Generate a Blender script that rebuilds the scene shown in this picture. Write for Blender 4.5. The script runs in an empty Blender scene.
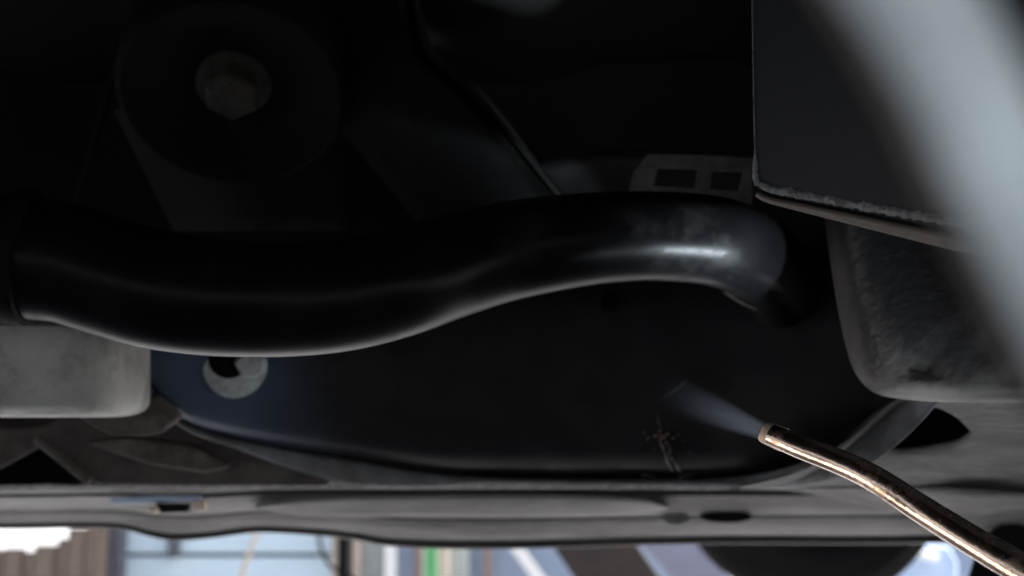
import bpy, bmesh, math, random
from mathutils import Vector, Matrix, noise
random.seed(7)
R = math.radians
scene = bpy.context.scene
COL = scene.collection

# ------------------------------------------------------------------ camera
PITCH = R(9.0)
CAM = Vector((0, 0, 0.42))
FWD = Vector((0, math.cos(PITCH), math.sin(PITCH)))
UPV = Vector((0, -math.sin(PITCH), math.cos(PITCH)))
FPX = 1024 * 50 / 36
cam = bpy.data.cameras.new("camera")
cam_o = bpy.data.objects.new("camera", cam)
COL.objects.link(cam_o)
cam_o.location = CAM
cam_o.rotation_euler = (math.pi / 2 + PITCH, 0, 0)
cam.lens = 50; cam.sensor_width = 36
cam.clip_start = 0.01; cam.clip_end = 2000
cam.dof.use_dof = True
cam.dof.focus_distance = 0.70
cam.dof.aperture_fstop = 8.0
scene.camera = cam_o

# ------------------------------------------------------------------ world, sun, lamps, exposure
SUN_EL, SUN_AZ = 50.0, 78.0        # azimuth, clockwise from +Y
world = bpy.data.worlds.new("World")
scene.world = world
world.use_nodes = True
wn = world.node_tree
sky = wn.nodes.new('ShaderNodeTexSky')
sky.sky_type = 'NISHITA'
sky.sun_disc = False
sky.air_density = 0.8; sky.dust_density = 5.0; sky.ozone_density = 0.6
sky.sun_elevation = R(SUN_EL)
sky.sun_rotation = R(SUN_AZ)
bg = wn.nodes['Background']
bg.inputs['Strength'].default_value = 0.15
wn.links.new(sky.outputs[0], bg.inputs['Color'])
sun = bpy.data.lights.new("sun", 'SUN')
sun.energy = 4.5; sun.angle = R(0.5); sun.color = (1.0, 0.97, 0.93)
sun_o = bpy.data.objects.new("sun", sun)
COL.objects.link(sun_o)
sd = Vector((math.sin(R(SUN_AZ)) * math.cos(R(SUN_EL)), math.cos(R(SUN_AZ)) * math.cos(R(SUN_EL)), math.sin(R(SUN_EL))))
sun_o.location = sd * 20
sun_o.rotation_euler = sd.to_track_quat('Z', 'Y').to_euler()
def area(name, loc, target, sx, sy, radiance, col, spread=180):
    l = bpy.data.lights.new(name, 'AREA'); l.shape = 'RECTANGLE'; l.size = sx; l.size_y = sy
    l.energy = radiance * math.pi * sx * sy; l.color = col; l.spread = R(spread)
    o = bpy.data.objects.new(name, l); COL.objects.link(o)
    o.location = loc
    o.rotation_euler = (Vector(loc) - Vector(target)).to_track_quat('Z', 'Y').to_euler()
    return o
# unseen lights added for highlights on the wand, pipe bend and near bar
area('wand_glint_light', (-0.42, 0.72, 0.10), (0.17, 0.64, 0.42), 0.07, 0.26, 0.48, (1.0, 0.80, 0.63), 36)
area('pipe_glint_light', (0.53, 0.51, 0.12), (0.185, 0.825, 0.53), 0.09, 0.09, 1.9, (0.80, 0.92, 1.0), 10)
area('bar_fill_light', (-0.05, -0.18, 0.57), (0.045, 0.117, 0.445), 0.06, 0.06, 0.34, (0.88, 0.96, 1.0), 18)
scene.view_settings.view_transform = 'Standard'
scene.view_settings.look = 'None'
scene.view_settings.exposure = 1.2
scene.view_settings.gamma = 1.0
scene.cycles.use_denoising = True
scene.cycles.max_bounces = 8
scene.cycles.volume_bounces = 1

# ------------------------------------------------------------------ helpers
def at(px, py, d):
    """a point d metres in front of the lens along the viewing axis"""
    return CAM + d * (FWD + Vector((1, 0, 0)) * ((px - 512) / FPX) - UPV * ((py - 288) / FPX))

WPOS = {}
def tag(o, label=None, cat=None, group=None, kind=None):
    if label: o['label'] = label
    if cat: o['category'] = cat
    if group: o['group'] = group
    if kind: o['kind'] = kind
    return o
def empty(name, loc):
    o = bpy.data.objects.new(name, None)
    o.empty_display_size = 0.05
    COL.objects.link(o)
    o.location = loc
    WPOS[o.name] = Vector(loc)
    return o
def obj(name, verts, faces, mat, parent=None, smooth=True, angle=40, bevel=None, subsurf=0, solid=None, label=None):
    verts = [Vector(v) for v in verts]
    lo = Vector([min(v[i] for v in verts) for i in range(3)])
    hi = Vector([max(v[i] for v in verts) for i in range(3)])
    c = (lo + hi) / 2
    me = bpy.data.meshes.new(name)
    me.from_pydata([v - c for v in verts], [], faces)
    bm = bmesh.new(); bm.from_mesh(me)
    bmesh.ops.remove_doubles(bm, verts=bm.verts, dist=1e-6)
    bmesh.ops.recalc_face_normals(bm, faces=bm.faces)
    bm.to_mesh(me); bm.free()
    me.materials.append(mat)
    for p in me.polygons: p.use_smooth = smooth
    if smooth:
        me.set_sharp_from_angle(angle=R(angle))
    o = bpy.data.objects.new(name, me)
    COL.objects.link(o)
    if parent:
        o.parent = parent
        o.location = c - WPOS[parent.name]
    else:
        o.location = c
    WPOS[o.name] = c
    if solid:
        m = o.modifiers.new('solid', 'SOLIDIFY'); m.thickness = solid; m.offset = 0
    if bevel:
        m = o.modifiers.new('bevel', 'BEVEL'); m.width = bevel; m.segments = 3; m.limit_method = 'ANGLE'; m.angle_limit = R(35)
    if subsurf:
        m = o.modifiers.new('sub', 'SUBSURF'); m.levels = subsurf; m.render_levels = subsurf
    if label: o['label'] = label
    return o

def interp(tab, x):
    """piecewise linear with smooth (monotone-ish) hermite through a table of (x, value)"""
    if x <= tab[0][0]: return tab[0][1]
    if x >= tab[-1][0]: return tab[-1][1]
    for i in range(len(tab) - 1):
        x0, y0 = tab[i]; x1, y1 = tab[i + 1]
        if x0 <= x <= x1:
            h = x1 - x0; t = (x - x0) / h
            def slope(k):
                if k == 0: return (tab[1][1] - tab[0][1]) / (tab[1][0] - tab[0][0])
                if k == len(tab) - 1: return (tab[-1][1] - tab[-2][1]) / (tab[-1][0] - tab[-2][0])
                return (tab[k + 1][1] - tab[k - 1][1]) / (tab[k + 1][0] - tab[k - 1][0])
            m0, m1 = slope(i) * h, slope(i + 1) * h
            t2, t3 = t * t, t * t * t
            return (2*t3 - 3*t2 + 1) * y0 + (t3 - 2*t2 + t) * m0 + (-2*t3 + 3*t2) * y1 + (t3 - t2) * m1

def grid(name, rows, mat, parent=None, thick=0.0015, **kw):
    """rows: list of equally long lists of points -> a sheet with thickness"""
    n = len(rows[0]); v = [p for r in rows for p in r]; f = []
    for i in range(len(rows) - 1):
        for j in range(n - 1):
            f.append((i*n + j, i*n + j + 1, (i+1)*n + j + 1, (i+1)*n + j))
    return obj(name, v, f, mat, parent, solid=thick, **kw)

def catmull(pts, k):
    out = []
    P = [pts[0]] + list(pts) + [pts[-1]]
    for i in range(1, len(P) - 2):
        a, b, c, d = P[i-1], P[i], P[i+1], P[i+2]
        for s in range(k):
            t = s / k
            out.append(tuple(0.5 * ((2*b[q]) + (-a[q] + c[q])*t + (2*a[q] - 5*b[q] + 4*c[q] - d[q])*t*t + (-a[q] + 3*b[q] - 3*c[q] + d[q])*t**3) for q in range(len(a))))
    out.append(tuple(pts[-1]))
    return out

def tube_geo(pts, radii, seg=16, caps=True, flat=1.0, jitter=0):
    pts = [Vector(p) for p in pts]
    v, f = [], []
    nrm = None
    for i, p in enumerate(pts):
        t = (pts[min(i+1, len(pts)-1)] - pts[max(i-1, 0)]).normalized()
        if nrm is None:
            a = Vector((0, 0, 1)) if abs(t.z) < 0.9 else Vector((1, 0, 0))
            nrm = t.cross(a).normalized()
        nrm = (nrm - t * nrm.dot(t)).normalized()
        b = t.cross(nrm)
        for s in range(seg):
            an = 2 * math.pi * s / seg
            r = radii[i] * (1 + (random.uniform(-jitter, jitter) if jitter else 0))
            v.append(p + nrm * math.cos(an) * r + b * math.sin(an) * r * flat)
    for i in range(len(pts) - 1):
        for s in range(seg):
            f.append((i*seg + s, i*seg + (s+1) % seg, (i+1)*seg + (s+1) % seg, (i+1)*seg + s))
    if caps:
        f.append(tuple(range(seg)))
        f.append(tuple((len(pts)-1)*seg + s for s in reversed(range(seg))))
    return v, f
def tube(name, pts, radii, mat, parent=None, seg=16, **kw):
    geo = {k: kw.pop(k) for k in ('caps', 'flat', 'jitter') if k in kw}
    if not isinstance(radii, (list, tuple)): radii = [radii] * len(pts)
    v, f = tube_geo(pts, radii, seg, **geo)
    return obj(name, v, f, mat, parent, **kw)

def box_geo(lo, hi):
    x0, y0, z0 = lo; x1, y1, z1 = hi
    v = [(x0,y0,z0),(x1,y0,z0),(x1,y1,z0),(x0,y1,z0),(x0,y0,z1),(x1,y0,z1),(x1,y1,z1),(x0,y1,z1)]
    f = [(0,3,2,1),(4,5,6,7),(0,1,5,4),(1,2,6,5),(2,3,7,6),(3,0,4,7)]
    return v, f
def box(name, lo, hi, mat, parent=None, bevel=0.003, **kw):
    v, f = box_geo(lo, hi)
    return obj(name, v, f, mat, parent, bevel=bevel, **kw)

def prism(name, outline, back, mat, parent=None, bevel=0.0015, **kw):
    """outline: world points of the near face; back: vector to the far face"""
    n = len(outline)
    v = [Vector(p) for p in outline] + [Vector(p) + Vector(back) for p in outline]
    f = [tuple(range(n)), tuple(reversed(range(n, 2*n)))]
    for i in range(n):
        f.append((i, (i+1) % n, n + (i+1) % n, n + i))
    return obj(name, v, f, mat, parent, bevel=bevel, **kw)

def lathe_geo(centre, axis, prof, seg=40):
    """prof: (radius, height along axis)"""
    axis = Vector(axis).normalized()
    a = axis.orthogonal().normalized(); b = axis.cross(a)
    v, f = [], []
    for r, h in prof:
        for s in range(seg):
            an = 2*math.pi*s/seg
            v.append(Vector(centre) + axis*h + (a*math.cos(an) + b*math.sin(an))*max(r, 1e-5))
    for i in range(len(prof)-1):
        for s in range(seg):
            f.append((i*seg+s, i*seg+(s+1)%seg, (i+1)*seg+(s+1)%seg, (i+1)*seg+s))
    return v, f
def lathe(name, centre, axis, prof, mat, parent=None, seg=40, **kw):
    v, f = lathe_geo(centre, axis, prof, seg)
    return obj(name, v, f, mat, parent, **kw)

def mat(name, col, rough=0.5, metal=0.0, var=0.25, scale=40, dirt=None, dirt_amt=0.0, dirt_scale=12, bump=0.15, bscale=150, coat=0.0, spec=0.5, stretch=(1,1,1), rvar=0.12):
    m = bpy.data.materials.new(name); m.use_nodes = True
    nt = m.node_tree; N = nt.nodes; L = nt.links
    b = N['Principled BSDF']
    tc = N.new('ShaderNodeTexCoord'); mp = N.new('ShaderNodeMapping')
    mp.inputs['Scale'].default_value = stretch
    L.new(tc.outputs['Object'], mp.inputs['Vector'])
    n1 = N.new('ShaderNodeTexNoise'); n1.inputs['Scale'].default_value = scale; n1.inputs['Detail'].default_value = 8; n1.inputs['Roughness'].default_value = 0.65
    L.new(mp.outputs[0], n1.inputs['Vector'])
    mx = N.new('ShaderNodeMix'); mx.data_type = 'RGBA'
    c = Vector(col)
    mx.inputs['A'].default_value = (*(c * (1 - var)), 1)
    mx.inputs['B'].default_value = (*(c * (1 + var)), 1)
    rmp = N.new('ShaderNodeMapRange'); rmp.inputs['From Min'].default_value = 0.3; rmp.inputs['From Max'].default_value = 0.7
    L.new(n1.outputs['Fac'], rmp.inputs['Value']); L.new(rmp.outputs[0], mx.inputs['Factor'])
    out = mx.outputs['Result']
    rr = N.new('ShaderNodeMapRange'); rr.inputs['To Min'].default_value = max(0.03, rough - rvar); rr.inputs['To Max'].default_value = min(1, rough + rvar)
    L.new(n1.outputs['Fac'], rr.inputs['Value'])
    rout = rr.outputs[0]
    if dirt:
        n2 = N.new('ShaderNodeTexNoise'); n2.inputs['Scale'].default_value = dirt_scale; n2.inputs['Detail'].default_value = 10; n2.inputs['Roughness'].default_value = 0.7
        L.new(mp.outputs[0], n2.inputs['Vector'])
        cr = N.new('ShaderNodeMapRange')
        mid = 0.72 - 0.45 * dirt_amt
        cr.inputs['From Min'].default_value = mid - 0.12; cr.inputs['From Max'].default_value = mid + 0.12
        L.new(n2.outputs['Fac'], cr.inputs['Value'])
        m2 = N.new('ShaderNodeMix'); m2.data_type = 'RGBA'
        m2.inputs['B'].default_value = (*dirt, 1)
        L.new(cr.outputs[0], m2.inputs['Factor']); L.new(out, m2.inputs['A'])
        out = m2.outputs['Result']
        m3 = N.new('ShaderNodeMix'); m3.data_type = 'FLOAT'
        m3.inputs['B'].default_value = 0.9
        L.new(cr.outputs[0], m3.inputs['Factor']); L.new(rout, m3.inputs['A'])
        rout = m3.outputs['Result']
    L.new(out, b.inputs['Base Color']); L.new(rout, b.inputs['Roughness'])
    b.inputs['Metallic'].default_value = metal
    b.inputs['Coat Weight'].default_value = coat
    b.inputs['Specular IOR Level'].default_value = spec
    if bump:
        n3 = N.new('ShaderNodeTexNoise'); n3.inputs['Scale'].default_value = bscale; n3.inputs['Detail'].default_value = 6
        L.new(mp.outputs[0], n3.inputs['Vector'])
        bp = N.new('ShaderNodeBump'); bp.inputs['Strength'].default_value = bump; bp.inputs['Distance'].default_value = 0.002
        L.new(n3.outputs['Fac'], bp.inputs['Height']); L.new(bp.outputs[0], b.inputs['Normal'])
    return m

M = {}
M['concrete'] = mat('concrete_floor', (0.40, 0.41, 0.42), 0.85, scale=3, bscale=60, dirt=(0.24, 0.24, 0.24), dirt_amt=0.3, dirt_scale=1.5)
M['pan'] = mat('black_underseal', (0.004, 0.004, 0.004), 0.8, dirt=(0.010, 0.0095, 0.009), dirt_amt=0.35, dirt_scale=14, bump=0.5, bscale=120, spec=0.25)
M['wall'] = mat('dark_wall_with_sky_sheen', (0.021, 0.0212, 0.022), 0.45, dirt=(0.03, 0.03, 0.03), dirt_amt=0.15, dirt_scale=10, bump=0.08, bscale=40, spec=0.25)
M['blue'] = mat('blue_body_paint', (0.022, 0.032, 0.052), 0.40, dirt=(0.05, 0.05, 0.052), dirt_amt=0.2, dirt_scale=18, bump=0.08, bscale=60)
M['pipe'] = mat('black_plastic_pipe', (0.006, 0.006, 0.007), 0.32, var=0.4, scale=30, bump=0.03, bscale=50, spec=0.13, dirt=(0.035, 0.032, 0.03), dirt_amt=0.08, dirt_scale=16, rvar=0.08)
M['greypaint'] = mat('grey_chipped_paint', (0.55, 0.55, 0.51), 0.6, var=0.12, dirt=(0.30, 0.28, 0.25), dirt_amt=0.3, dirt_scale=30, bump=0.3, bscale=90)
M['dust'] = mat('dusty_grey_sheet', (0.26, 0.255, 0.245), 0.85, var=0.35, dirt=(0.11, 0.105, 0.10), dirt_amt=0.5, dirt_scale=9, bump=0.3, stretch=(1, 2.2, 1))
M['flange'] = mat('worn_grey_flange', (0.26, 0.28, 0.30), 0.7, dirt=(0.14, 0.13, 0.125), dirt_amt=0.45, dirt_scale=22, bump=0.25)
M['sill'] = mat('dusty_sill_paint', (0.29, 0.282, 0.278), 0.75, var=0.3, scale=30, dirt=(0.10, 0.095, 0.093), dirt_amt=0.48, dirt_scale=5.5, bump=0.3, stretch=(0.3, 1, 3.0))
M['seam'] = mat('pale_seam_sealer', (0.50, 0.49, 0.48), 0.8, var=0.4, scale=120, bump=0.5)
M['tyre'] = mat('tyre_rubber', (0.006, 0.006, 0.0055), 0.95, spec=0.08, bump=0.3)
M['trim'] = mat('pale_blue_reflection', (0.45, 0.55, 0.72), 0.35, var=0.15)  # pale blue stands in for sky reflected in the sill
M['lipbrown'] = mat('grey_brown_folded_steel', (0.075, 0.064, 0.058), 0.8, dirt=(0.045, 0.035, 0.03), dirt_amt=0.4, dirt_scale=40, bump=0.3)
M['tank'] = mat('black_tank_plastic', (0.020, 0.020, 0.022), 0.55, dirt=(0.085, 0.078, 0.07), dirt_amt=0.3, dirt_scale=13, bump=0.35, bscale=200)
M['brown'] = mat('rust_brown_dust', (0.16, 0.135, 0.12), 0.85, dirt=(0.06, 0.045, 0.04), dirt_amt=0.4, dirt_scale=25, bump=0.3)
M['armdark'] = mat('dusty_brown_arm', (0.12, 0.10, 0.09), 0.85, dirt=(0.06, 0.052, 0.048), dirt_amt=0.45, dirt_scale=25, bump=0.3)
M['boxface'] = mat('satin_blue_black', (0.013, 0.017, 0.024), 0.5, var=0.12, scale=90, dirt=(0.04, 0.045, 0.05), dirt_amt=0.05, dirt_scale=160, bump=0.03, bscale=300, spec=0.35)
M['bead'] = mat('chalky_sealant', (0.30, 0.32, 0.335), 0.9, var=0.3, scale=220, dirt=(0.08, 0.08, 0.08), dirt_amt=0.3, dirt_scale=160, bump=0.8, bscale=400)
M['near'] = mat('pale_grey_enamel', (0.60, 0.66, 0.69), 0.85, var=0.25, scale=70, bump=0.3, spec=0.15)
M['rust'] = mat('rusted_steel', (0.13, 0.095, 0.075), 0.8, metal=0.2, dirt=(0.06, 0.035, 0.025), dirt_amt=0.4, dirt_scale=60, bump=0.6, bscale=200)
M['zinc'] = mat('zinc_plate', (0.62, 0.68, 0.66), 0.45, metal=0.0, var=0.2, scale=120, dirt=(0.2, 0.19, 0.17), dirt_amt=0.25, dirt_scale=90, bump=0.2)
M['oldsteel'] = mat('dull_old_steel', (0.06, 0.053, 0.042), 0.8, metal=0.2, dirt=(0.02, 0.018, 0.015), dirt_amt=0.4, dirt_scale=60, bump=0.6, bscale=200)
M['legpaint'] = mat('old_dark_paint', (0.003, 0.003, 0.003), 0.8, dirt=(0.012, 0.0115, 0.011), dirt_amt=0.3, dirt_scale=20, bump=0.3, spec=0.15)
M['rubber'] = mat('rubber', (0.005, 0.005, 0.005), 0.75, bump=0.3, bscale=120, spec=0.15)
M['bracket'] = mat('grey_steel_bracket', (0.24, 0.245, 0.245), 0.6, metal=0.0, dirt=(0.13, 0.125, 0.12), dirt_amt=0.4, dirt_scale=60)
M['wand'] = mat('worn_brass', (0.66, 0.53, 0.44), 0.25, metal=1.0, var=0.25, scale=60, dirt=(0.16, 0.10, 0.075), dirt_amt=0.10, dirt_scale=60, bump=0.10, bscale=300)
M['tip'] = mat('bright_brass', (0.72, 0.58, 0.46), 0.55, metal=0.1, var=0.15, scale=150, bump=0.2, bscale=300)
M['drip'] = mat('wet_rust_drip', (0.17, 0.105, 0.085), 0.25, var=0.5, scale=200, bump=0.3)
M['spark'] = mat('wet_film', (0.18, 0.18, 0.18), 0.2, bump=0.3)
# background
M['white'] = mat('white_paint', (0.92, 0.91, 0.88), 0.6, var=0.04, scale=4)
M['paleblue'] = mat('pale_blue_paint', (0.66, 0.80, 0.87), 0.55, var=0.06, scale=5)
M['wood'] = mat('weathered_wood', (0.19, 0.145, 0.11), 0.85, var=0.45, scale=14, stretch=(6, 6, 0.4), dirt=(0.10, 0.075, 0.055), dirt_amt=0.35, dirt_scale=10)
M['wood2'] = mat('dark_weathered_wood', (0.14, 0.105, 0.08), 0.85, var=0.45, scale=14, stretch=(6, 6, 0.4))
M['post'] = mat('blue_grey_post', (0.10, 0.105, 0.125), 0.6)
M['cream'] = mat('cream_paint', (0.62, 0.52, 0.42), 0.7, var=0.12, scale=6)
M['palegreen'] = mat('pale_green_grey', (0.44, 0.47, 0.44), 0.7, var=0.1, scale=6)
M['green'] = mat('green_paint', (0.12, 0.42, 0.15), 0.5, var=0.1)
M['bluegrey'] = mat('blue_grey_panel', (0.30, 0.37, 0.48), 0.6, var=0.12, scale=5)
M['lilac'] = mat('lilac_grey_plastic', (0.30, 0.31, 0.40), 0.4, var=0.12, scale=5)
M['darkwood'] = mat('dark_brown_board', (0.035, 0.024, 0.02), 0.7, var=0.4, scale=20)
M['bluecan'] = mat('blue_white_plastic', (0.50, 0.64, 0.86), 0.4, var=0.1, scale=10)
M['pink'] = mat('pinkish_wood', (0.38, 0.25, 0.20), 0.7, var=0.2, scale=12)

# ------------------------------------------------------------------ ground
g = []
for j in range(41):
    g.append([Vector((x * 1.0 if abs(x) < 15 else x * 6.0, (j - 12) * 1.0 if j < 34 else (j - 12) * 5.0, 0)) for x in range(-20, 21)])
ground = grid('ground', g, M['concrete'], thick=0.02)
ground.location.z -= 0.011
tag(ground, 'pale concrete floor under the raised car', 'floor', kind='structure')

# ------------------------------------------------------------------ the car, seen from underneath
car = empty('car', (0, 0.95, 0.4))
tag(car, 'dark dusty underside of a raised car, with pipe, tank and sill', 'car')

# floor pan overhead and the bulkhead behind everything
def pan_z(x, y):
    return 0.80 + 0.010 * math.sin(x * 9) + 0.012 * noise.noise((x * 3, y * 3, 0))
rows = []
for j in range(70):
    y = -2.6 + 4.05 * j / 69
    rows.append([Vector((x, y, pan_z(x, y) + (0.014 if (int((x + 3) / 0.11) % 2 == 0) else 0))) for x in [(-1.6 + 4.2 * i / 80) for i in range(81)]])
grid('floor_pan', rows, M['pan'], car, thick=0.003)  # pan stretched well past the view to shade the ground below
box('rear_light_block', (-1.6, -2.66, 0.36), (2.6, -2.58, 0.83), M['pan'], car, bevel=0.02)  # unseen panel added behind the camera to block low light
box('side_light_block', (-1.64, -2.6, 0.40), (-1.56, 1.45, 0.83), M['pan'], car, bevel=0.02)  # unseen panels added on both sides to keep light out
box('side_light_block', (2.56, -2.6, 0.40), (2.64, 1.45, 0.83), M['pan'], car, bevel=0.02)
rows = []
for j in range(18):
    t = j / 17
    rows.append([at(px, -160 + (500 + 160) * t, 1.26 + 0.02 * math.sin(px * 0.012) + 0.10 * t * t + 0.01 * noise.noise((px * .01, t * 4, 1))) for px in range(-700, 1701, 30)])
grid('bulkhead', rows, M['pan'], car, thick=0.003)

# --- rocker sill: a pressed profile with ridges, running along the far side of the car
sill_bot = [(-500, 520), (0, 528), (95, 527), (125, 529), (150, 536), (175, 540), (215, 537), (255, 532), (290, 533), (330, 536), (360, 540), (385, 545), (440, 548), (520, 548), (620, 545), (720, 543), (900, 543), (1024, 540), (1500, 530)]
sill_top = [(-500, 488), (0, 486), (200, 483), (400, 478), (700, 478), (900, 476), (1024, 470), (1500, 470)]
prof = [(0.0, 1.20), (0.06, 1.205), (0.12, 1.215), (0.15, 1.235), (0.19, 1.255), (0.22, 1.252), (0.27, 1.248), (0.33, 1.262), (0.40, 1.275), (0.47, 1.285), (0.53, 1.296), (0.56, 1.318), (0.59, 1.330), (0.61, 1.318), (0.66, 1.322), (0.74, 1.335), (0.82, 1.35), (0.86, 1.365), (0.90, 1.385), (0.94, 1.382), (0.97, 1.376), (1.0, 1.374), (1.0, 1.42)]
rows = []
xs = list(range(-500, 1501, 12))
for t, d in prof:
    rows.append([at(px, interp(sill_top, px) * (1 - t) + interp(sill_bot, px) * t, d + 0.004 * noise.noise((px * 0.006, t * 3, 5))) for px in xs])
sill = grid('sill', rows, M['sill'], car, thick=0.002, label='dusty grey ridged sill along the lower edge')
# pinch-weld pieces let into the left of the sill, plus a strip drawn as sky reflection
prism('sill_slot', [at(155, 503, 1.228), at(190, 503, 1.228), at(187, 512, 1.232), at(160, 513, 1.232)], (0, 0.01, 0), M['rubber'], sill, bevel=0.001)
prism('sill_clip', [at(189, 501, 1.226), at(205, 500, 1.226), at(206, 509, 1.23), at(196, 511, 1.23), at(190, 507, 1.23)], (0, 0.012, 0), M['cream'], sill, bevel=0.002)
prism('sill_clip', [at(146, 508, 1.226), at(157, 506, 1.226), at(160, 512, 1.23), at(150, 514, 1.23)], (0, 0.012, 0), M['cream'], sill, bevel=0.002)
prism('sill_sky_reflection', [at(108, 498, 1.226), at(150, 496, 1.226), at(200, 496, 1.226), at(198, 501, 1.228), at(150, 503, 1.23), at(112, 504, 1.23)], (0, 0.01, 0), M['trim'], sill, bevel=0.001)
v, f = [], []
def ellipse(px, py, d, rx, ry, n=20, rot=0):
    out = []
    for i in range(n):
        a = 2*math.pi*i/n
        x, y = rx*math.cos(a), ry*math.sin(a)
        out.append(at(px + x*math.cos(rot) - y*math.sin(rot), py + x*math.sin(rot) + y*math.cos(rot), d))
    return out
sp_ = catmull([(-20, 486.5, 1.196), (150, 486, 1.196), (300, 486.5, 1.195), (430, 486, 1.194), (560, 486.5, 1.194), (680, 486.5, 1.195), (760, 487, 1.196)], 22)
tube('seam_bead', [at(a, b + random.uniform(-.7, .7), d) for a, b, d in sp_], [random.uniform(.0007, .0022) for _ in sp_], M['seam'], sill, seg=8, jitter=.15)
rows = []
for k in range(6):
    t = k / 5
    rows.append([at(px, interp([(255, 506), (300, 500), (350, 497), (450, 495.5), (560, 495.5), (640, 499), (668, 506)], px) * (1 - t) + interp([(255, 508), (300, 514), (350, 516), (450, 516), (560, 516), (640, 513), (668, 508)], px) * t, 1.236 + .045 * t - .004 * math.sin(math.pi * t)) for px in range(255, 669, 7)])
grid('sill_strake', rows, M['sill'], sill, thick=0.002)
prism('drain_plug', ellipse(727, 517, 1.292, 26, 6), (0, 0.02, 0), M['rubber'], sill, bevel=0.002)
prism('drain_plug', ellipse(676, 519, 1.296, 14, 6), (0, 0.02, 0), M['flange'], sill, bevel=0.002)

# --- wheel-well wall: bowl-shaped, with a rolled lip along its lower edge
wl_bot = [(120, 372), (150, 392), (165, 410), (190, 426), (230, 438), (290, 450), (350, 460), (430, 473), (480, 477), (560, 479), (640, 479), (700, 479), (760, 474), (800, 464), (840, 446), (870, 425), (900, 399), (930, 370)]
def wl_d(px):
    t = (px - 120) / 810
    return 0.985 + 0.12 * math.sin(math.pi * min(1, max(0, t))) ** 0.8
rows = []
xs = list(range(120, 931, 9))
for j in range(26):
    t = j / 25
    row = []
    for px in xs:
        yb = interp(wl_bot, px)
        y_top = interp([(120, 262), (330, 262), (430, 225), (520, 170), (600, 150)], px)
        y = y_top + (yb - y_top) * t
        roll = 0.03 * max(0, (t - 0.90) / 0.10) ** 2
        row.append(at(px, y, wl_d(px) + roll - 0.045 * (1 - t) + 0.003 * noise.noise((px * .012, y * .012, 2))))
    rows.append(row)
wm = M['wall']; nt = wm.node_tree; bs = nt.nodes['Principled BSDF']  # blue sky reflection at left, fading right, is mixed into the wall colour
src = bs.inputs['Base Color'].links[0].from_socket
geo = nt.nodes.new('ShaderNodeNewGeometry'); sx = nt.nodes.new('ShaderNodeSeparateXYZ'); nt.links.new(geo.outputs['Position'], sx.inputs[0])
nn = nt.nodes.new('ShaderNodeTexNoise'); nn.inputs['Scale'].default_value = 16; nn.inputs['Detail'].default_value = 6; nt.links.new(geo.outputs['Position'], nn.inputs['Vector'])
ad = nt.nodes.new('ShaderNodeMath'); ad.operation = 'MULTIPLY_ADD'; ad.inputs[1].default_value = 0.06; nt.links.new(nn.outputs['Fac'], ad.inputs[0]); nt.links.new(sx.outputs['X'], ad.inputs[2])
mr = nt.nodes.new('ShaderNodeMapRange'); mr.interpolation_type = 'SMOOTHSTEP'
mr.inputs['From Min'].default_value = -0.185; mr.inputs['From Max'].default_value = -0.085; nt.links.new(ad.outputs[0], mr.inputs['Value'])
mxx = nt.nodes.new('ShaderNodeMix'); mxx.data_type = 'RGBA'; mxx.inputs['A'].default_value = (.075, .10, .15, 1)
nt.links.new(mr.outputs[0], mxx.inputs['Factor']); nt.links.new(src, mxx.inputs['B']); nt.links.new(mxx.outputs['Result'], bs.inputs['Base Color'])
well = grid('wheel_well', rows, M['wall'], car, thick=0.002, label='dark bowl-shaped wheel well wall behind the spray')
lip_w = [(120, 1), (150, 3), (175, 5), (200, 6), (240, 9), (290, 18), (350, 23), (430, 13), (480, 6), (640, 5), (720, 7), (766, 14), (800, 21), (840, 27), (870, 31), (900, 32), (930, 28)]
rows = []
for k in range(5):
    t = k / 4
    rows.append([at(px + (12 * t if px > 800 else 0) * min(1, (px - 800) / 60 if px > 800 else 0), interp(wl_bot, px) + interp(lip_w, px) * t, wl_d(px) + 0.027 - 0.010 * math.sin(t * math.pi / 2) - 0.135 * (lambda q: q * q * (3 - 2 * q))(min(1, max(0, (px - 740) / 120)))) for px in xs])
grid('lip', rows, M['flange'], well, thick=0.002)
# bolt and washer at the sheen-tinted left end of the wall
ax = (at(232, 377, 0.9) - at(232, 377, 1.0)).normalized() + Vector((0.15, 0, -0.15))
px1 = 1.04 / FPX
lathe('washer', at(235, 366, 1.022), ax, [(0, .003), (27*px1, .003), (31*px1, .0015), (32*px1, -.001), (32*px1, -.012)], M['zinc'], well)
lathe('recess_shade', at(229, 358, 1.0175), ax, [(0, .001), (20*px1, .001), (21*px1, -.002)], M['rubber'], well)  # black disc laid over the washer as shade in the bolt hole
def hexbolt(name, c, axis, r, h, m, parent, rot=0.3):
    axis = Vector(axis).normalized(); a = axis.orthogonal().normalized(); b = axis.cross(a)
    v, f = [], []
    for hh, rr in ((0, 1), (h * 0.85, 1), (h, 0.88)):
        for s in range(6):
            an = math.pi * s / 3 + rot
            v.append(Vector(c) + axis*hh + (a*math.cos(an) + b*math.sin(an)) * r * rr)
    for i in range(2):
        for s in range(6):
            f.append((i*6+s, i*6+(s+1) % 6, (i+1)*6+(s+1) % 6, (i+1)*6+s))
    f.append(tuple(reversed(range(6)))); f.append(tuple(range(12, 18)))
    return obj(name, v, f, m, parent, bevel=r*0.06, angle=30)
hexbolt('bolt', at(249, 362, 1.017), ax, 15*px1, 0.012, M['zinc'], well)
lathe('rubber_plug', at(612, 303, 1.068), (0.1, -1, -.15), [(0, .004), (6*px1, .004), (8*px1, .002), (9*px1, -.004), (10*px1, -.02)], M['rubber'], well, seg=24)

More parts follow.
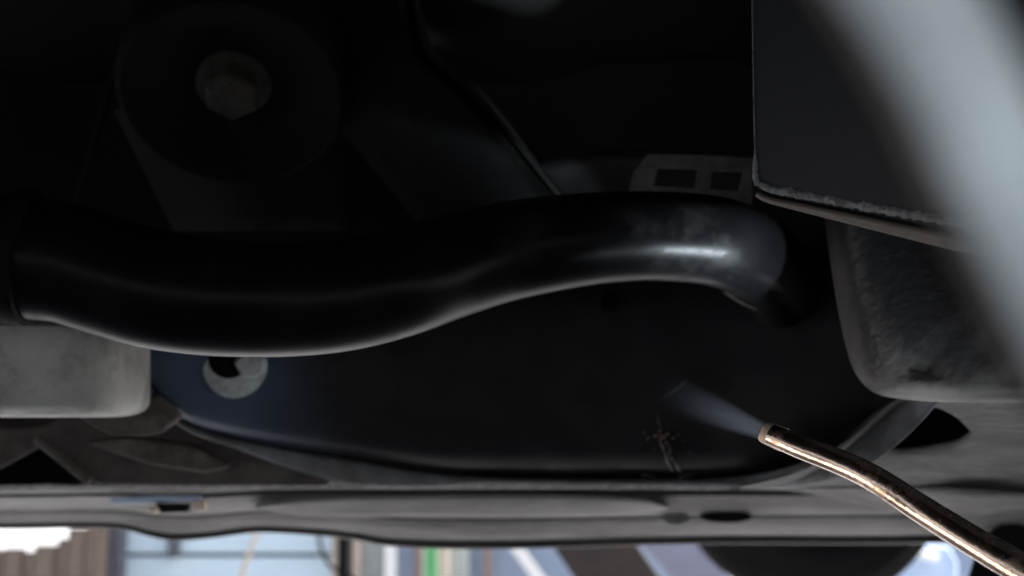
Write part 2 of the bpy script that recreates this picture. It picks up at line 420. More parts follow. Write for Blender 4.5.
# --- grey beam on the left
def rbox(name, pts8, m, parent, bevel, **kw):
    f = [(0,1,2,3),(7,6,5,4),(0,4,5,1),(1,5,6,2),(2,6,7,3),(3,7,4,0)]
    return obj(name, pts8, f, m, parent, bevel=bevel, **kw)
bprof = [(322, .07), (322, .02), (324, .006), (328, .001), (334, 0), (350, -.001), (370, -.001), (388, 0), (397, .001), (404, .005), (409, .012), (412, .022), (414, .045), (415, .07)]
bcol = [(px, 0.0, 0.0) for px in range(-420, 81, 20)] + [(80 + 68 * math.sin(a), .10 * (1 - math.cos(a)), 1 - math.cos(a)) for a in [math.pi / 2 * k / 12 for k in range(1, 13)]]
rows = [[at(px, y - 8 * e * e * max(0, (y - 340) / 75) - .006 * (100 - min(px, 100)) * (1 if y < 350 else -.2), .875 + dy + ed) for px, ed, e in bcol] for y, dy in bprof]
beam = grid('cross_beam', rows, M['greypaint'], car, thick=0.003, label='scuffed light grey beam at the left')
# under it, a brownish pressed arm
arm = prism('lower_arm', [at(-200, 440, 1.090), at(40, 428, 1.090), at(60, 418, 1.085), at(110, 414, 1.080), at(185, 424, 1.080), at(215, 440, 1.085), at(320, 474, 1.100), at(330, 487, 1.100), at(100, 487, 1.100), at(72, 470, 1.090), at(44, 446, 1.090), at(0, 470, 1.090), at(-200, 480, 1.090)],
      (0, .05, 0.02), M['armdark'], car, bevel=0.004, label='dusty brown pressed arm under the grey beam')
prism('rib', [at(84, 444, 1.075), at(125, 438, 1.070), at(190, 446, 1.070), at(230, 468, 1.075), at(205, 474, 1.078), at(150, 466, 1.078)], (0, .02, 0.004), M['brown'], arm, bevel=0.004)

prism('beam_foot', [at(60, 404, .965), at(142, 404, .965), at(152, 414, .965), at(166, 427, .968), at(164, 433, .97), at(140, 437, .97), at(112, 436, .97), at(92, 427, .968)], (0.0, .05, .012), M['brown'], beam, bevel=0.006)
tube('edge_roll', [at(a, b, 1.075) for a, b in catmull([(36, 438), (46, 447), (60, 458), (76, 471), (90, 482)], 5)], .0035, M['brown'], arm, seg=10)
# --- the big black pipe
pp = [(-150,250,.80,64),(-60,253,.80,63),(0,256,.80,62),(60,262,.80,61),(100,274,.80,60),(150,288,.80,60),(200,296,.80,59),(250,299,.80,58),(300,299,.81,57),(350,294,.82,56),(400,283,.83,54),(450,267,.85,52),(500,253,.864,50),(550,244,.869,48),(600,238,.874,46),(640,236,.878,45),(665,236.3,.8825,45),(692,238,.8885,45),(714,241,.894,45),(734,247,.908,44.5),(752,256,.932,43.5),(768,270,.97,42),(782,290,1.01,40)]
cp = catmull(pp, 6)
pipe = tube('pipe', [at(a, b, d) for a, b, d, r in cp], [r * d / FPX for a, b, d, r in cp], M['pipe'], car, seg=48, label='glossy black curved pipe crossing the underside')
# clamp round its left end
c0, c1 = at(12, 256, .80), at(34, 258.5, .80)
tdir = (c1 - c0).normalized(); rp = 62 * .8 / FPX
lathe('clamp', c0, tdir, [(rp*1.005, 0), (rp*1.09, .001), (rp*1.11, .004), (rp*1.11, .009), (rp*1.09, .012), (rp*1.005, .013)], M['rubber'], pipe, seg=48)
# end collar on the right, dusty
collar_pts = catmull([(700,239,.95,46.5),(722,243,.966,46.8),(738,248,.98,46.4)], 4)
ce = catmull([(738,252,.97,43),(766,270,1.0,42),(795,300,1.03,40)], 5)
# --- dusty socket the pipe plugs into
sk = catmull([(748, 262, .965, 40), (764, 276, .97, 36), (784, 291, 1.0, 25), (806, 304, 1.05, 18)], 5)
tube('pipe_socket', [at(a, b, d) for a, b, d, r in sk], [r * d / FPX for a, b, d, r in sk], M['tank'], car, seg=32)

# --- round rubber mount with a rusty bolt, upper left
mc = at(232, 92, 1.02); mp1 = 1.02 / FPX
max_ = Vector((0.05, -0.62, -0.78)).normalized()
mount = lathe('rubber_mount', mc, max_, [(0, -.012), (52*mp1, -.012), (70*mp1, -.006), (96*mp1, .004), (108*mp1, .006), (114*mp1, .001), (116*mp1, -.012), (112*mp1, -.06), (120*mp1, -.10)], M['rubber'], car, seg=64)
lathe('washer', mc - max_*.010, max_, [(0, .002), (36*mp1, .002), (38*mp1, 0), (38*mp1, -.004)], M['oldsteel'], mount)
hexbolt('bolt', mc - max_*.008, max_, 29*mp1, .016, M['oldsteel'], mount)
# a cone-shaped gusset below the mount
v, f = [], []
rows = []
for j in range(10):
    t = j / 9
    rows.append([at(115 + 60*t + (230 - 60*t) * s/12, 110 + 120*t - 26*math.sin(math.pi*s/12)*(1-t), 1.09 + .05*t - 0.05*math.sin(math.pi*s/12)) for s in range(13)])
grid('gusset', rows, M['pan'], car, thick=0.003)
# brake line and clip at the very top left
bl = catmull([(160, -60, 1.0, 4), (163, 0, 1.0, 4), (168, 20, 1.02, 4), (150, 40, 1.05, 4), (120, 60, 1.1, 4), (90, 160, 1.12, 4), (60, 260, 1.14, 4)], 5)
line = tube('brake_line', [at(a, b, d) for a, b, d, r in bl], [r*d/FPX for a, b, d, r in bl], M['rubber'], car, seg=10)
hexbolt('union_nut', at(163, 2, 1.0), (at(165, 14, 1.0) - at(163, 2, 1.0)), 8/FPX, .008, M['oldsteel'], line)

# --- folded chassis leg, upper middle
edge = [(405, -80, 1.03), (415, 0, 1.02), (424, 45, 1.01), (440, 66, 1.01), (470, 90, 1.0), (510, 135, 1.0), (556, 192, 1.0), (600, 240, 1.02)]
ed = catmull(edge, 4)
rows = []
for k in range(9):
    t = k / 8
    off = [0, .004, .010, .018, .03, .045, .06, .075, .09][k]
    rows.append([at(a - 130*t, b + 40*t, d + (0.022 if k == 0 else 0) - 0.004*(1 if k == 1 else 0) + off*0.5) for a, b, d in ed])
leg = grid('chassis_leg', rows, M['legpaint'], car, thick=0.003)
rows = []
for k in range(5):
    t = k / 4
    rows.append([at(a + 6*t, b - 3*t, d + 0.002 + 0.12*t) for a, b, d in ed])
grid('side_wall', rows, M['pan'], leg, thick=0.003)

# --- slotted bracket above the pipe's end: a frame of bars around two slots
D = 0.985
def bar(pts, name='bracket_bar'):
    return pts
outer = [(628, 190), (634, 172), (648, 154), (700, 155), (752, 158), (752, 192)]
bmv, bmf = [], []
def addprism(outl, back):
    n = len(outl); b0 = len(bmv)
    bmv.extend([Vector(p) for p in outl] + [Vector(p) + Vector(back) for p in outl])
    bmf.append(tuple(b0 + i for i in range(n))); bmf.append(tuple(b0 + n + i for i in reversed(range(n))))
    for i in range(n): bmf.append((b0+i, b0+(i+1) % n, b0+n+(i+1) % n, b0+n+i))
def pq(l): return [at(x, y, D + (y - 154) * -0.0004) for x, y in l]
slot_strip = [
    [(648, 154), (700, 155), (700, 168), (658, 167)],
    [(700, 155), (752, 158), (752, 171), (712, 170), (700, 168)],
    [(628, 194), (634, 172), (648, 154), (658, 167), (654, 184), (650, 196)],
    [(698, 168), (712, 170), (709, 196), (694, 195)],
    [(744, 171), (752, 171), (752, 198), (738, 196)],
    [(628, 194), (650, 186), (738, 191), (752, 192), (752, 204), (628, 204)],
]
for s in slot_strip: addprism(pq(s), (0, 0.004, 0))
obj('slotted_bracket', bmv, bmf, M['bracket'], car, bevel=0.0006, smooth=False)

# --- satin box section at the upper right, with a folded lower edge and chalky sealant
def bxd(px): return 0.66 - (px - 750) * 0.0003
fo = [(749, -90), (750, 0), (752, 100), (755, 180), (759, 192), (768, 198), (830, 210), (900, 224), (970, 239), (1180, 284), (1180, -90)]
bxo = prism('box_section', [at(x, y, bxd(x)) for x, y in fo], (0.09, 0.16, 0.035), M['boxface'], car, bevel=0.002, label='satin blue-black box section with chalky lower edge')
# folded lip underneath
rows = []
lipx = [757, 760] + list(range(764, 1181, 8))
for k in range(5):
    t = k / 4
    rows.append([at(px - 1*t, (198 if px > 766 else 192 + (px - 757) * .6) + max(0, px - 768) * 0.204 + (3 + 10 * min(1, (px - 757) / 200)) * t, bxd(px) - 0.003 + 0.02 * t) for px in lipx])
grid('folded_lip', rows, M['lipbrown'], bxo, thick=0.0015)
# ragged sealant bead: many small lumps along bottom and left edge
bv, bf = [], []
px0 = 0.63 / FPX
def bead_path(t):
    # t 0..1 left edge going down, 1..2 bottom edge going right
    if t < 1: return (751.5 + 3.5 * t * t, -60 + 240 * t)
    u = t - 1
    return (757 + 3 * min(1, u * 30) + 220 * u, 184 + 5 * min(1, u * 30) + 40 * u)
n = 150
pts, rad = [], []
for i in range(n + 1):
    t = 2 * i / n
    x, y = bead_path(t)
    r = (0.8 + 2.0 * max(0, t - 0.55) ** 2 * 4 * 0.3) if t < 1 else 6.0
    if t > 0.9 and t < 1.1: r = 3.0 + 3.0 * (t - 0.9) / 0.2
    r = min(r, 6.0) * random.uniform(0.75, 1.2)
    pts.append(at(x + (0 if t > 1 else 0.6), y - (r * 0.3 if t > 1 else 0) + random.uniform(-.7, .7), bxd(x) - 0.0012)); rad.append(max(r, .8) * px0 * .33)
tube('sealant_bead', pts, rad, M['bead'], bxo, seg=9, flat=2.4, jitter=0.2, angle=60)

# --- black tank on the right with big rounded corner
# outline of its edge (left side, then the lower corner, then the bottom), swept front face > rounded edge > side
rimo = catmull([(818, 130, 0.920), (826, 215, 0.910), (838, 295, 0.900), (848, 345, 0.890), (857, 371, 0.880), (870, 387, 0.870), (890, 395, 0.860), (930, 399, 0.850), (985, 400, 0.840), (1060, 400, 0.830), (1300, 398, 0.800)], 6)
rimi = catmull([(850, 130, 0.890), (856, 215, 0.878), (870, 290, 0.865), (884, 335, 0.855), (898, 357, 0.848), (916, 372, 0.842), (936, 379, 0.836), (965, 383, 0.830), (1010, 384, 0.822), (1070, 384, 0.815), (1300, 384, 0.790)], 6)
cen = (1180, 130, 0.800)
rows, dust = [], []
N_ = len(rimo)
for t in (0, .2, .4, .6, .8, .93, 1.0):
    rows.append([at(*(cen[q] + (p[q] - cen[q]) * t for q in range(3))) + Vector((0, .004 * noise.noise((p[0]*.02, t*3, 1)), 0)) for p in rimi]); dust.append(0.55 * max(0, t - .75) / .25)
for k in range(1, 9):
    a = k / 8 * math.pi / 2
    rows.append([at(*(i_[q] + (o_[q] - i_[q]) * (math.sin(a) if q < 2 else 1 - math.cos(a)) for q in range(3))) for i_, o_ in zip(rimi, rimo)]); dust.append(.62 + .38 * min(1, k / 4))
for k in range(1, 5):
    rows.append([at(*p) + Vector((.09, .30, .03)) * (k / 4) for p in rimo]); dust.append(.9)
nr = len(rows); v = [p for r in rows for p in r]; f = []
for i in range(nr - 1):
    for j in range(N_ - 1):
        f.append((i*N_ + j, i*N_ + j + 1, (i+1)*N_ + j + 1, (i+1)*N_ + j))
dv = [dust[i] * (0.75 + 0.25 * min(1, j / (N_ * .45))) for i in range(nr) for j in range(N_)]
c_ = None
me = bpy.data.meshes.new('tank'); base = Vector(v[0])
me.from_pydata([p - base for p in v], [], f)
bm = bmesh.new(); bm.from_mesh(me); bmesh.ops.recalc_face_normals(bm, faces=bm.faces); bm.to_mesh(me); bm.free()
att = me.attributes.new('dust', 'FLOAT', 'POINT')
for i, x in enumerate(dv): att.data[i].value = x
for p in me.polygons: p.use_smooth = True
tank = bpy.data.objects.new('tank', me); COL.objects.link(tank)
tank.parent = car; tank.location = base - WPOS[car.name]; WPOS[tank.name] = base
md = tank.modifiers.new('solid', 'SOLIDIFY'); md.thickness = .003; md.offset = 0
tank['label'] = 'dusty black plastic tank with rounded corner at the right'
tm = mat('tank_plastic_with_road_dust', (0.009, 0.009, 0.010), 0.55, dirt=(0.04, 0.038, 0.035), dirt_amt=0.10, dirt_scale=13, bump=0.35, bscale=200)
nt = tm.node_tree; bs = nt.nodes['Principled BSDF']
src = bs.inputs['Base Color'].links[0].from_socket
an_ = nt.nodes.new('ShaderNodeAttribute'); an_.attribute_name = 'dust'
nn = nt.nodes.new('ShaderNodeTexNoise'); nn.inputs['Scale'].default_value = 38; nn.inputs['Detail'].default_value = 9; nn.inputs['Roughness'].default_value = .7
tc_ = nt.nodes.new('ShaderNodeTexCoord'); nt.links.new(tc_.outputs['Object'], nn.inputs['Vector'])
ad = nt.nodes.new('ShaderNodeMath'); ad.operation = 'ADD'; nt.links.new(an_.outputs['Fac'], ad.inputs[0]); nt.links.new(nn.outputs['Fac'], ad.inputs[1])
mr = nt.nodes.new('ShaderNodeMapRange'); mr.inputs['From Min'].default_value = .85; mr.inputs['From Max'].default_value = 1.55; nt.links.new(ad.outputs[0], mr.inputs['Value'])
mxx = nt.nodes.new('ShaderNodeMix'); mxx.data_type = 'RGBA'; mxx.inputs['B'].default_value = (.12, .105, .095, 1)
nt.links.new(mr.outputs[0], mxx.inputs['Factor']); nt.links.new(src, mxx.inputs['A']); nt.links.new(mxx.outputs['Result'], bs.inputs['Base Color'])
me.materials.append(tm)

# --- dusty undertray, with a gap
ut = [(740, 485), (780, 476), (815, 462), (850, 440), (879, 415), (900, 400), (940, 398), (1024, 394), (1250, 380)]
ub = [(740, 487), (800, 489), (860, 490), (940, 492), (1024, 500), (1250, 520)]
hu = [(879, 451), (900, 425), (927, 406), (944, 409), (960, 419), (972, 432)]
hl = [(879, 451), (913, 449), (945, 444), (958, 441), (972, 432)]
def midline(px):
    if px <= 879: return 0.5 * (interp(ut, px) + interp(ub, px)) if px < 820 else interp([(820, 473), (879, 451)], px)
    if px >= 972: return interp([(972, 432), (1024, 430), (1250, 430)], px)
    return None
def uta(px, y):
    top, bot = interp(ut, px), interp(ub, px)
    t = (y - top) / (bot - top)
    return at(px, y, 0.89 + 0.26 * t + 0.006 * noise.noise((px * .02, y * .03, 4)))
xs = list(range(740, 879, 8)) + [879, 884, 890, 898, 907, 917, 927, 936, 944, 952, 958, 965, 972] + list(range(980, 1251, 9))
rowsA = [[] for _ in range(8)]; rowsB = [[] for _ in range(8)]
for px in xs:
    top, bot = interp(ut, px), interp(ub, px)
    mid = midline(px)
    a_, b_ = (mid, mid) if mid is not None else (interp(hu, px), interp(hl, px))
    a_ = max(a_, top + .5)
    for j in range(8):
        rowsA[j].append(uta(px, top + (a_ - top) * j / 7))
        rowsB[j].append(uta(px, b_ + (bot - b_) * j / 7))
n = len(xs); v = []; f = []
for rws in (rowsA, rowsB):
    base = len(v)
    v += [p for r in rws for p in r]
    for i in range(7):
        for j in range(n - 1):
            f.append((base + i*n + j, base + i*n + j + 1, base + (i+1)*n + j + 1, base + (i+1)*n + j))
tray = obj('undertray', v, f, M['dust'], car, solid=0.002, label='dusty grey undertray with a dark gap at the right')
# dark liner behind the gap and to the lower right
prism('liner', [at(800, 380, 1.16), at(1010, 380, 1.16), at(1010, 470, 1.16), at(800, 470, 1.16)], (0, .02, 0), M['rubber'], tray)
# a second dusty pressing beyond, running down to the right corner
lr = []
for j in range(9):
    t = j / 8
    lr.append([at(px, interp([(730, 489), (800, 487), (940, 488), (1024, 494), (1400, 520)], px) + t * interp([(730, 0.3), (760, 1.0), (800, 4), (900, 24), (980, 42), (1024, 32), (1400, 40)], px), 1.12 + .07 * max(0, (800 - px) / 70) + .14 * t * min(1, max(0, (px - 730) / 120)) + .015*math.sin(px*.03 + t*4)*min(1, max(0, (px - 730) / 120))) for px in range(730, 1401, 10)])
grid('splash_panel', lr, M['dust'], car, thick=0.002)
# far wheel hanging behind the sill
wc = at(810, 468, 2.5); wr = 132 * 2.5 / FPX
wheel = lathe('wheel', wc + Vector((0, .0, 0)), (0, -1, 0), [(wr*.62, .03), (wr*.70, .055), (wr*.86, .065), (wr*.95, .05), (wr, .03), (wr, -.10), (wr*.9, -.13), (wr*.62, -.12)], M['tyre'], car, seg=56)
lathe('rim', wc, (0, -1, 0), [(0, .0), (wr*.2, .01), (wr*.3, -.02), (wr*.55, -.01), (wr*.63, .03)], M['tyre'], wheel, seg=40)
# arch liner at the lower right corner
al = catmull([(960, 620, 1.25), (972, 570, 1.25), (985, 540, 1.25), (1010, 520, 1.25), (1050, 508, 1.25), (1200, 505, 1.2)], 5)
rows = [[at(a, b, d + .0) for a, b, d in al], [at(a, b, d + .06) for a, b, d in al], [at(a + 20, b + 8, d + .16) for a, b, d in al]]
rows = [[at(a + 150 * t, b + 120 * t, d + .03 * t) for a, b, d in al] for t in (1, .6, .3, .1, 0)] + rows[1:]
grid('arch_liner', rows, M['rubber'], car, thick=0.003)

# --- pale grey brake hose guard close to the lens
nb = catmull([(845, -130, .118, 56), (890, -40, .118, 57), (930, 20, .118, 58), (968, 90, .118, 57), (1002, 165, .118, 56), (1040, 240, .118, 56), (1085, 330, .118, 56), (1140, 440, .118, 56)], 5)
near = tube('pale_bar', [at(a, b, d) for a, b, d, r in nb], [r * d / FPX for a, b, d, r in nb], M['near'], car, seg=32, label='blurred pale grey bar across the upper right corner')
ne = [(a - 56, b + 31, d + .003, 15) for a, b, d, r in nb]
tube('edge_strip', [at(a, b, d) for a, b, d, r in ne], [r * d / FPX for a, b, d, r in ne], M['brown'], near, seg=16)

# --- wet marks on the wheel-well wall where the spray lands
def wp(px, py, off=0.007):
    yb = interp(wl_bot, px); t = (py - 150) / (yb - 150)
    return at(px, py, wl_d(px) + 0.03 * max(0, (t - .90) / .10) ** 2 - .045 * (1 - t) - off)
def drip(name, pl, rads, m):
    c = catmull([(a, b, r) for (a, b), r in zip(pl, rads)], 5)
    return tube(name, [wp(a, b) for a, b, r in c], [r * 1.05 / FPX for a, b, r in c], m, well, seg=8, flat=0.5, jitter=.12)
drip('drip', [(659, 410), (658, 420), (661, 429), (659, 436), (662, 446), (665, 452), (667, 461), (671, 468), (674, 477)], [.4, .9, .7, 1.8, 2.2, 1.0, 1.7, 1.1, .5], M['drip'])
drip('drip', [(667, 441), (670, 449), (669, 456), (675, 463), (679, 470), (682, 476)], [.4, 1.0, .6, 1.2, .7, .4], M['drip'])
for px, py, r in ((655, 436, 1.8), (663, 437, 2.6), (668, 434, 1.6), (673, 438, 1.3), (648, 438, .9), (678, 435, .8), (666, 443, 1.4), (659, 431, 1.1), (644, 433, .7), (683, 440, .6), (654, 449, .8), (672, 458, .9), (690, 452, .6), (640, 445, .6)):
    lathe('splash_spot', wp(px, py), (random.uniform(-.3, .3), -1, random.uniform(-.3, .3)), [(0, .0012), (r*.7*1.05/FPX, .0010), (r*1.1*1.05/FPX, .0002), (r*1.05*1.05/FPX, -.003)], M['drip'], well, seg=9)
drip('wet_streak', [(661, 400), (668, 395), (675, 390), (681, 386), (687, 381)], [.4, .7, 1.9, 1.3, .4], M['spark'])
drip('wet_streak', [(684, 372), (690, 364), (694, 352), (699, 340), (703, 332)], [.4, .8, .6, .9, .4], M['tank'])
drip('wet_streak', [(640, 477), (647, 475), (653, 477), (658, 478)], [.5, 1.4, 1.8, .6], M['spark'])
drip('wet_streak', [(676, 477), (684, 477), (690, 475), (697, 474)], [.5, 1.6, 1.0, .5], M['spark'])

# ------------------------------------------------------------------ spray wand
wand = empty('spray_wand', at(900, 495, .6))
tag(wand, 'thin worn brass spray wand reaching in from the lower right', 'spray wand')
wpts = [(772, 435, .69, 11), (800, 446.5, .68, 12), (830, 458, .67, 12.5), (858, 470, .66, 13), (885, 485, .65, 13.5), (920, 508, .64, 14.2), (960, 533, .625, 15), (1000, 557, .61, 15.8), (1060, 592, .59, 17), (1200, 674, .54, 20), (1400, 790, .48, 26)]
wcp = catmull(wpts, 8)
tube('lance', [at(a, b, d) for a, b, d, r in wcp], [r*d/FPX for a, b, d, r in wcp], M['wand'], wand, seg=32)
ntip = [(762, 431.5, .694, 8.5), (763, 432, .694, 9.8), (766, 433, .693, 10.8), (774, 436, .69, 11.6), (784, 440, .687, 12.2)]
nz = tube('nozzle', [at(a, b, d) for a, b, d, r in ntip], [r*d/FPX for a, b, d, r in ntip], M['tip'], wand, seg=32)
ax = (at(762, 431.5, .694) - at(772, 435.5, .69)).normalized()
lathe('orifice', at(762, 431.5, .694) + ax*.0004, ax, [(0, 0), (.0016, 0), (.0016, -.001)], M['rubber'], nz, seg=16)

# ------------------------------------------------------------------ spray mist: a cone of fog from the nozzle to the wall
A = at(764, 432, .693); B = at(648, 383, .80)
dirv = (B - A); Ln = dirv.length; dirv.normalize()
seg = 32
prof = [(0.0035, 0.0), (0.0050, .05), (0.0085, .25), (.0125, .5), (.018, .75), (.024, .93), (.020, 1.0)]
v, f = lathe_geo((0, 0, 0), (0, 0, 1), [(0, 0)] + [(r * 1.25, h * Ln) for r, h in prof] + [(0, Ln)], seg)
me = bpy.data.meshes.new('spray_mist'); me.from_pydata(v, [], f); me.update()
bm = bmesh.new(); bm.from_mesh(me); bmesh.ops.remove_doubles(bm, verts=bm.verts, dist=2e-5); bmesh.ops.recalc_face_normals(bm, faces=bm.faces); bm.to_mesh(me); bm.free()
mist = bpy.data.objects.new('spray_mist', me); COL.objects.link(mist)
mist.location = A; mist.rotation_euler = dirv.to_track_quat('Z', 'Y').to_euler()
tag(mist, 'pale fan of spray mist leaving the brass nozzle', 'spray mist', kind='stuff')
mm = bpy.data.materials.new('mist'); mm.use_nodes = True
nt = mm.node_tree; nt.nodes.clear()
out = nt.nodes.new('ShaderNodeOutputMaterial'); pv = nt.nodes.new('ShaderNodeVolumePrincipled')
pv.inputs['Color'].default_value = (0.66, 0.80, 1.0, 1); pv.inputs['Anisotropy'].default_value = 0.1
tc = nt.nodes.new('ShaderNodeTexCoord'); sp = nt.nodes.new('ShaderNodeSeparateXYZ')
nt.links.new(tc.outputs['Object'], sp.inputs[0])
def math_node(op, a, b=None):
    n = nt.nodes.new('ShaderNodeMath'); n.operation = op
    for i, x in enumerate((a, b)):
        if x is None: continue
        if isinstance(x, (int, float)): n.inputs[i].default_value = x
        else: nt.links.new(x, n.inputs[i])
    return n.outputs[0]
h = math_node('DIVIDE', sp.outputs['Z'], Ln)                 # 0 at the nozzle, 1 at the wall
rr = math_node('SQRT', math_node('ADD', math_node('MULTIPLY', sp.outputs['X'], sp.outputs['X']), math_node('MULTIPLY', sp.outputs['Y'], sp.outputs['Y'])))
lim = math_node('ADD', math_node('MULTIPLY', h, 0.0105), 0.0046)
q = math_node('DIVIDE', rr, lim)
edge = math_node('MAXIMUM', math_node('SUBTRACT', 1.0, math_node('POWER', q, 2.0)), 0.0)
fall = math_node('POWER', math_node('MAXIMUM', math_node('SUBTRACT', 1.0, h), 0.0), 3.3)
nz_ = nt.nodes.new('ShaderNodeTexNoise'); nz_.inputs['Scale'].default_value = 260; nz_.inputs['Detail'].default_value = 4
mpn = nt.nodes.new('ShaderNodeMapping'); mpn.inputs['Scale'].default_value = (1, 1, .12)
nt.links.new(tc.outputs['Object'], mpn.inputs['Vector']); nt.links.new(mpn.outputs[0], nz_.inputs['Vector'])
tx = math_node('ADD', math_node('MULTIPLY', nz_.outputs['Fac'], 1.8), 0.1)
dens = math_node('MULTIPLY', math_node('MULTIPLY', math_node('MULTIPLY', edge, fall), tx), 52.0)
nt.links.new(dens, pv.inputs['Density'])
nt.links.new(pv.outputs[0], out.inputs['Volume'])
me.materials.append(mm)

# ------------------------------------------------------------------ what stands beyond the car
def gx(px, d): return at(px, 555, d).x
def yd(d): return at(512, 555, d).y
def upright(name, x0, x1, d, z0, z1, m, label, cat, group=None, thick=.04, lean=0.0, bevel=.004):
    """a board or post standing on the floor; lean = sideways shift at its foot in metres"""
    y = yd(d)
    o = None
    a, b = gx(x0, d), gx(x1, d)
    zr = .32
    fa = lambda z: lean * (zr - z) / zr
    pts = [(a + fa(z0), y, z0), (b + fa(z0), y, z0), (b + fa(z1), y, z1), (a + fa(z1), y, z1)]
    o = prism(name, pts, (0, thick, 0), m, None, bevel=bevel)
    return tag(o, label, cat, group)
# white wall far left, pale blue door, etc.
wbx0, wbx1, wby = gx(-250, 3.6), gx(108, 3.6), yd(3.6)
tag(prism('white_board', [(wbx0, wby - .12, 0), (wbx1, wby - .12, 0), (wbx1, wby + .62, 1.1), (wbx0, wby + .62, 1.1)], (0, .03, -.02), M['white'], None, bevel=.004), 'bright white board leaning back behind the short timber planks', 'board')
planks = [(-60, -32, .36, 'wood'), (-30, 2, .335, 'wood2'), (4, 22, .338, 'wood'), (24, 33, .33, 'wood2'), (34, 56, .345, 'wood'), (57, 66, .36, 'wood2'), (67, 84, .385, 'wood'), (85, 104, .62, 'wood')]
lab = ['leftmost short timber plank, at the frame edge', 'dark short plank at the left frame edge', 'brown short plank second from the left edge', 'thin dark plank below the bright white board', 'pale brown plank in the middle of the timber row', 'thin dark plank right of the middle pale plank', 'wide brown plank with taller top near the post', 'tallest pale plank leaning beside the dark post']
for (x0, x1, z1, m), l in zip(planks, lab):
    upright('timber_plank', x0, x1, 3.35, 0, z1, M[m], l, 'plank', 'timber planks standing at the left', thick=.03)
upright('dark_post', 105, 122, 3.42, 0, 2.2, M['post'], 'dark blue-grey post between timber and pale blue door', 'post', thick=.05)
# pale blue sectional door
dd = empty('sectional_door', (gx(228, 3.5), yd(3.5), 0))
tag(dd, 'pale blue sectional door with a horizontal joint', 'door')
za = at(200, 555, 3.5).z
for z0, z1 in ((za - .30, za - .005), (za + .005, za + .42), (za + .426, za + .84), (za + .846, za + 1.3)):
    box('panel', (gx(100, 3.5), yd(3.5), max(0, z0)), (gx(337, 3.5), yd(3.5) + .04, z1), M['paleblue'], dd, bevel=.002)
hz = at(174, 548, 3.49)
box('handle', (gx(169, 3.48), yd(3.46), at(0, 558, 3.48).z), (gx(179, 3.48), yd(3.5) - .001, at(0, 530, 3.48).z), M['post'], dd, bevel=.004)
box('backing', (gx(101, 3.54), yd(3.545), 0), (gx(336, 3.54), yd(3.56), za + 1.29), M['rubber'], dd, bevel=.002)
st = tube('stick', [at(266, 505, 3.4), at(258, 530, 3.4), at(250, 550, 3.4), at(244, 568, 3.4), at(222, 640, 3.4), at(200, 712, 3.4)], .006, M['cream'], None, seg=10)
tag(st, 'pale wooden stick leaning in front of the blue door', 'stick')
cb = catmull([(318, 470), (318, 520), (320, 545), (326, 560), (334, 569), (345, 574), (362, 590), (372, 640), (376, 710)], 5)
tag(tube('cable', [at(a, b, 3.4) for a, b in cb], .0045, M['rubber'], None, seg=8), 'dark drooping cable in front of the blue door', 'cable')
upright('cream_trim', 331, 338, 3.46, 0, 2.0, M['cream'], 'narrow cream strip at the right edge of the blue door', 'trim', thick=.04)
upright('black_post', 338, 347, 3.44, 0, 2.2, M['rubber'], 'thin black post right of the pale blue door', 'post', thick=.03)
upright('pale_green_panel', 346, 384, 3.5, 0, 1.4, M['palegreen'], 'pale grey-green panel right of the thin black post', 'panel')
upright('cream_batten', 352, 360, 3.47, 0, 1.2, M['cream'], 'cream batten standing against the grey-green panel', 'batten', thick=.02)
upright('gap_light_strip', 384, 396, 3.46, 0, 2.2, M['white'], 'bright white upright strip as light through a gap', 'post', thick=.03)  # white strip stands in for light showing through a gap
upright('blue_grey_panel', 396, 416, 3.5, 0, 1.4, M['bluegrey'], 'narrow blue-grey panel right of the white light strip', 'panel')
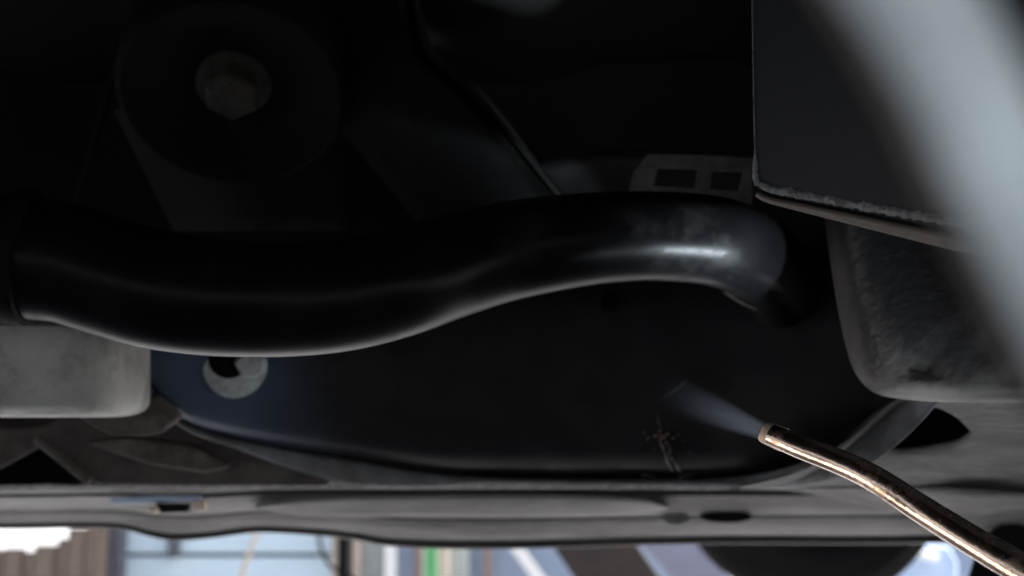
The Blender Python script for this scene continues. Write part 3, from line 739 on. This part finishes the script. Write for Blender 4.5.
upright('pinkish_post', 415, 423, 3.47, 0, 1.6, M['pink'], 'thin pinkish brown post left of the green post', 'post', thick=.02)
upright('green_post', 424, 437, 3.45, 0, 2.0, M['green'], 'bright green upright post', 'post', thick=.03)
upright('cream_post', 438, 448, 3.47, 0, 1.8, M['cream'], 'cream post directly right of the green post', 'post', thick=.03)
upright('pale_post', 449, 468, 3.49, 0, 1.8, M['palegreen'], 'wide pale greyish post right of the cream one', 'post', thick=.03)
upright('wide_panel', 468, 760, 3.6, 0, 1.5, M['bluegrey'], 'wide blue-grey panel behind the slanted white bar', 'panel')
upright('brown_batten', 484, 490, 3.56, 0, .5, M['pink'], 'short brown batten left of the slanted white bar', 'batten', thick=.02, lean=.01)
upright('slanted_bar', 514, 528, 3.52, 0, 1.2, M['white'], 'white bar slanting across the blue-grey panel', 'bar', thick=.03, lean=.24)
upright('leaning_board', 564, 650, 2.9, 0, 1.1, M['darkwood'], 'dark brown board leaning below the middle of the sill', 'board', thick=.03, lean=.22)
upright('lilac_board', 655, 715, 3.1, 0, 1.1, M['lilac'], 'lilac-grey board leaning beside the hanging wheel', 'board', thick=.03, lean=.28)
upright('back_panel', 760, 1300, 4.6, 0, 1.5, M['bluegrey'], 'blue-grey panel far right behind the canister', 'panel')
# faceted blue-white canister
cn = empty('canister', (gx(918, 3.0), yd(3.0), 0))
tag(cn, 'bright blue-white plastic canister right of the wheel', 'canister')
zz = lambda y: at(0, y, 3.0).z
prism('body', [(gx(880, 3), yd(3), .02), (gx(950, 3), yd(3), .02), (gx(958, 3), yd(3), zz(562)), (gx(950, 3), yd(3), zz(546)), (gx(915, 3), yd(3), zz(545)), (gx(898, 3), yd(3), zz(562))], (0, .12, 0), M['bluecan'], cn, bevel=.006)
prism('spout', [(gx(916, 2.97), yd(2.97), zz(549)), (gx(940, 2.97), yd(2.97), zz(556)), (gx(936, 2.97), yd(2.97), zz(562)), (gx(912, 2.97), yd(2.97), zz(554))], (0, .03, 0), M['white'], cn, bevel=.003)
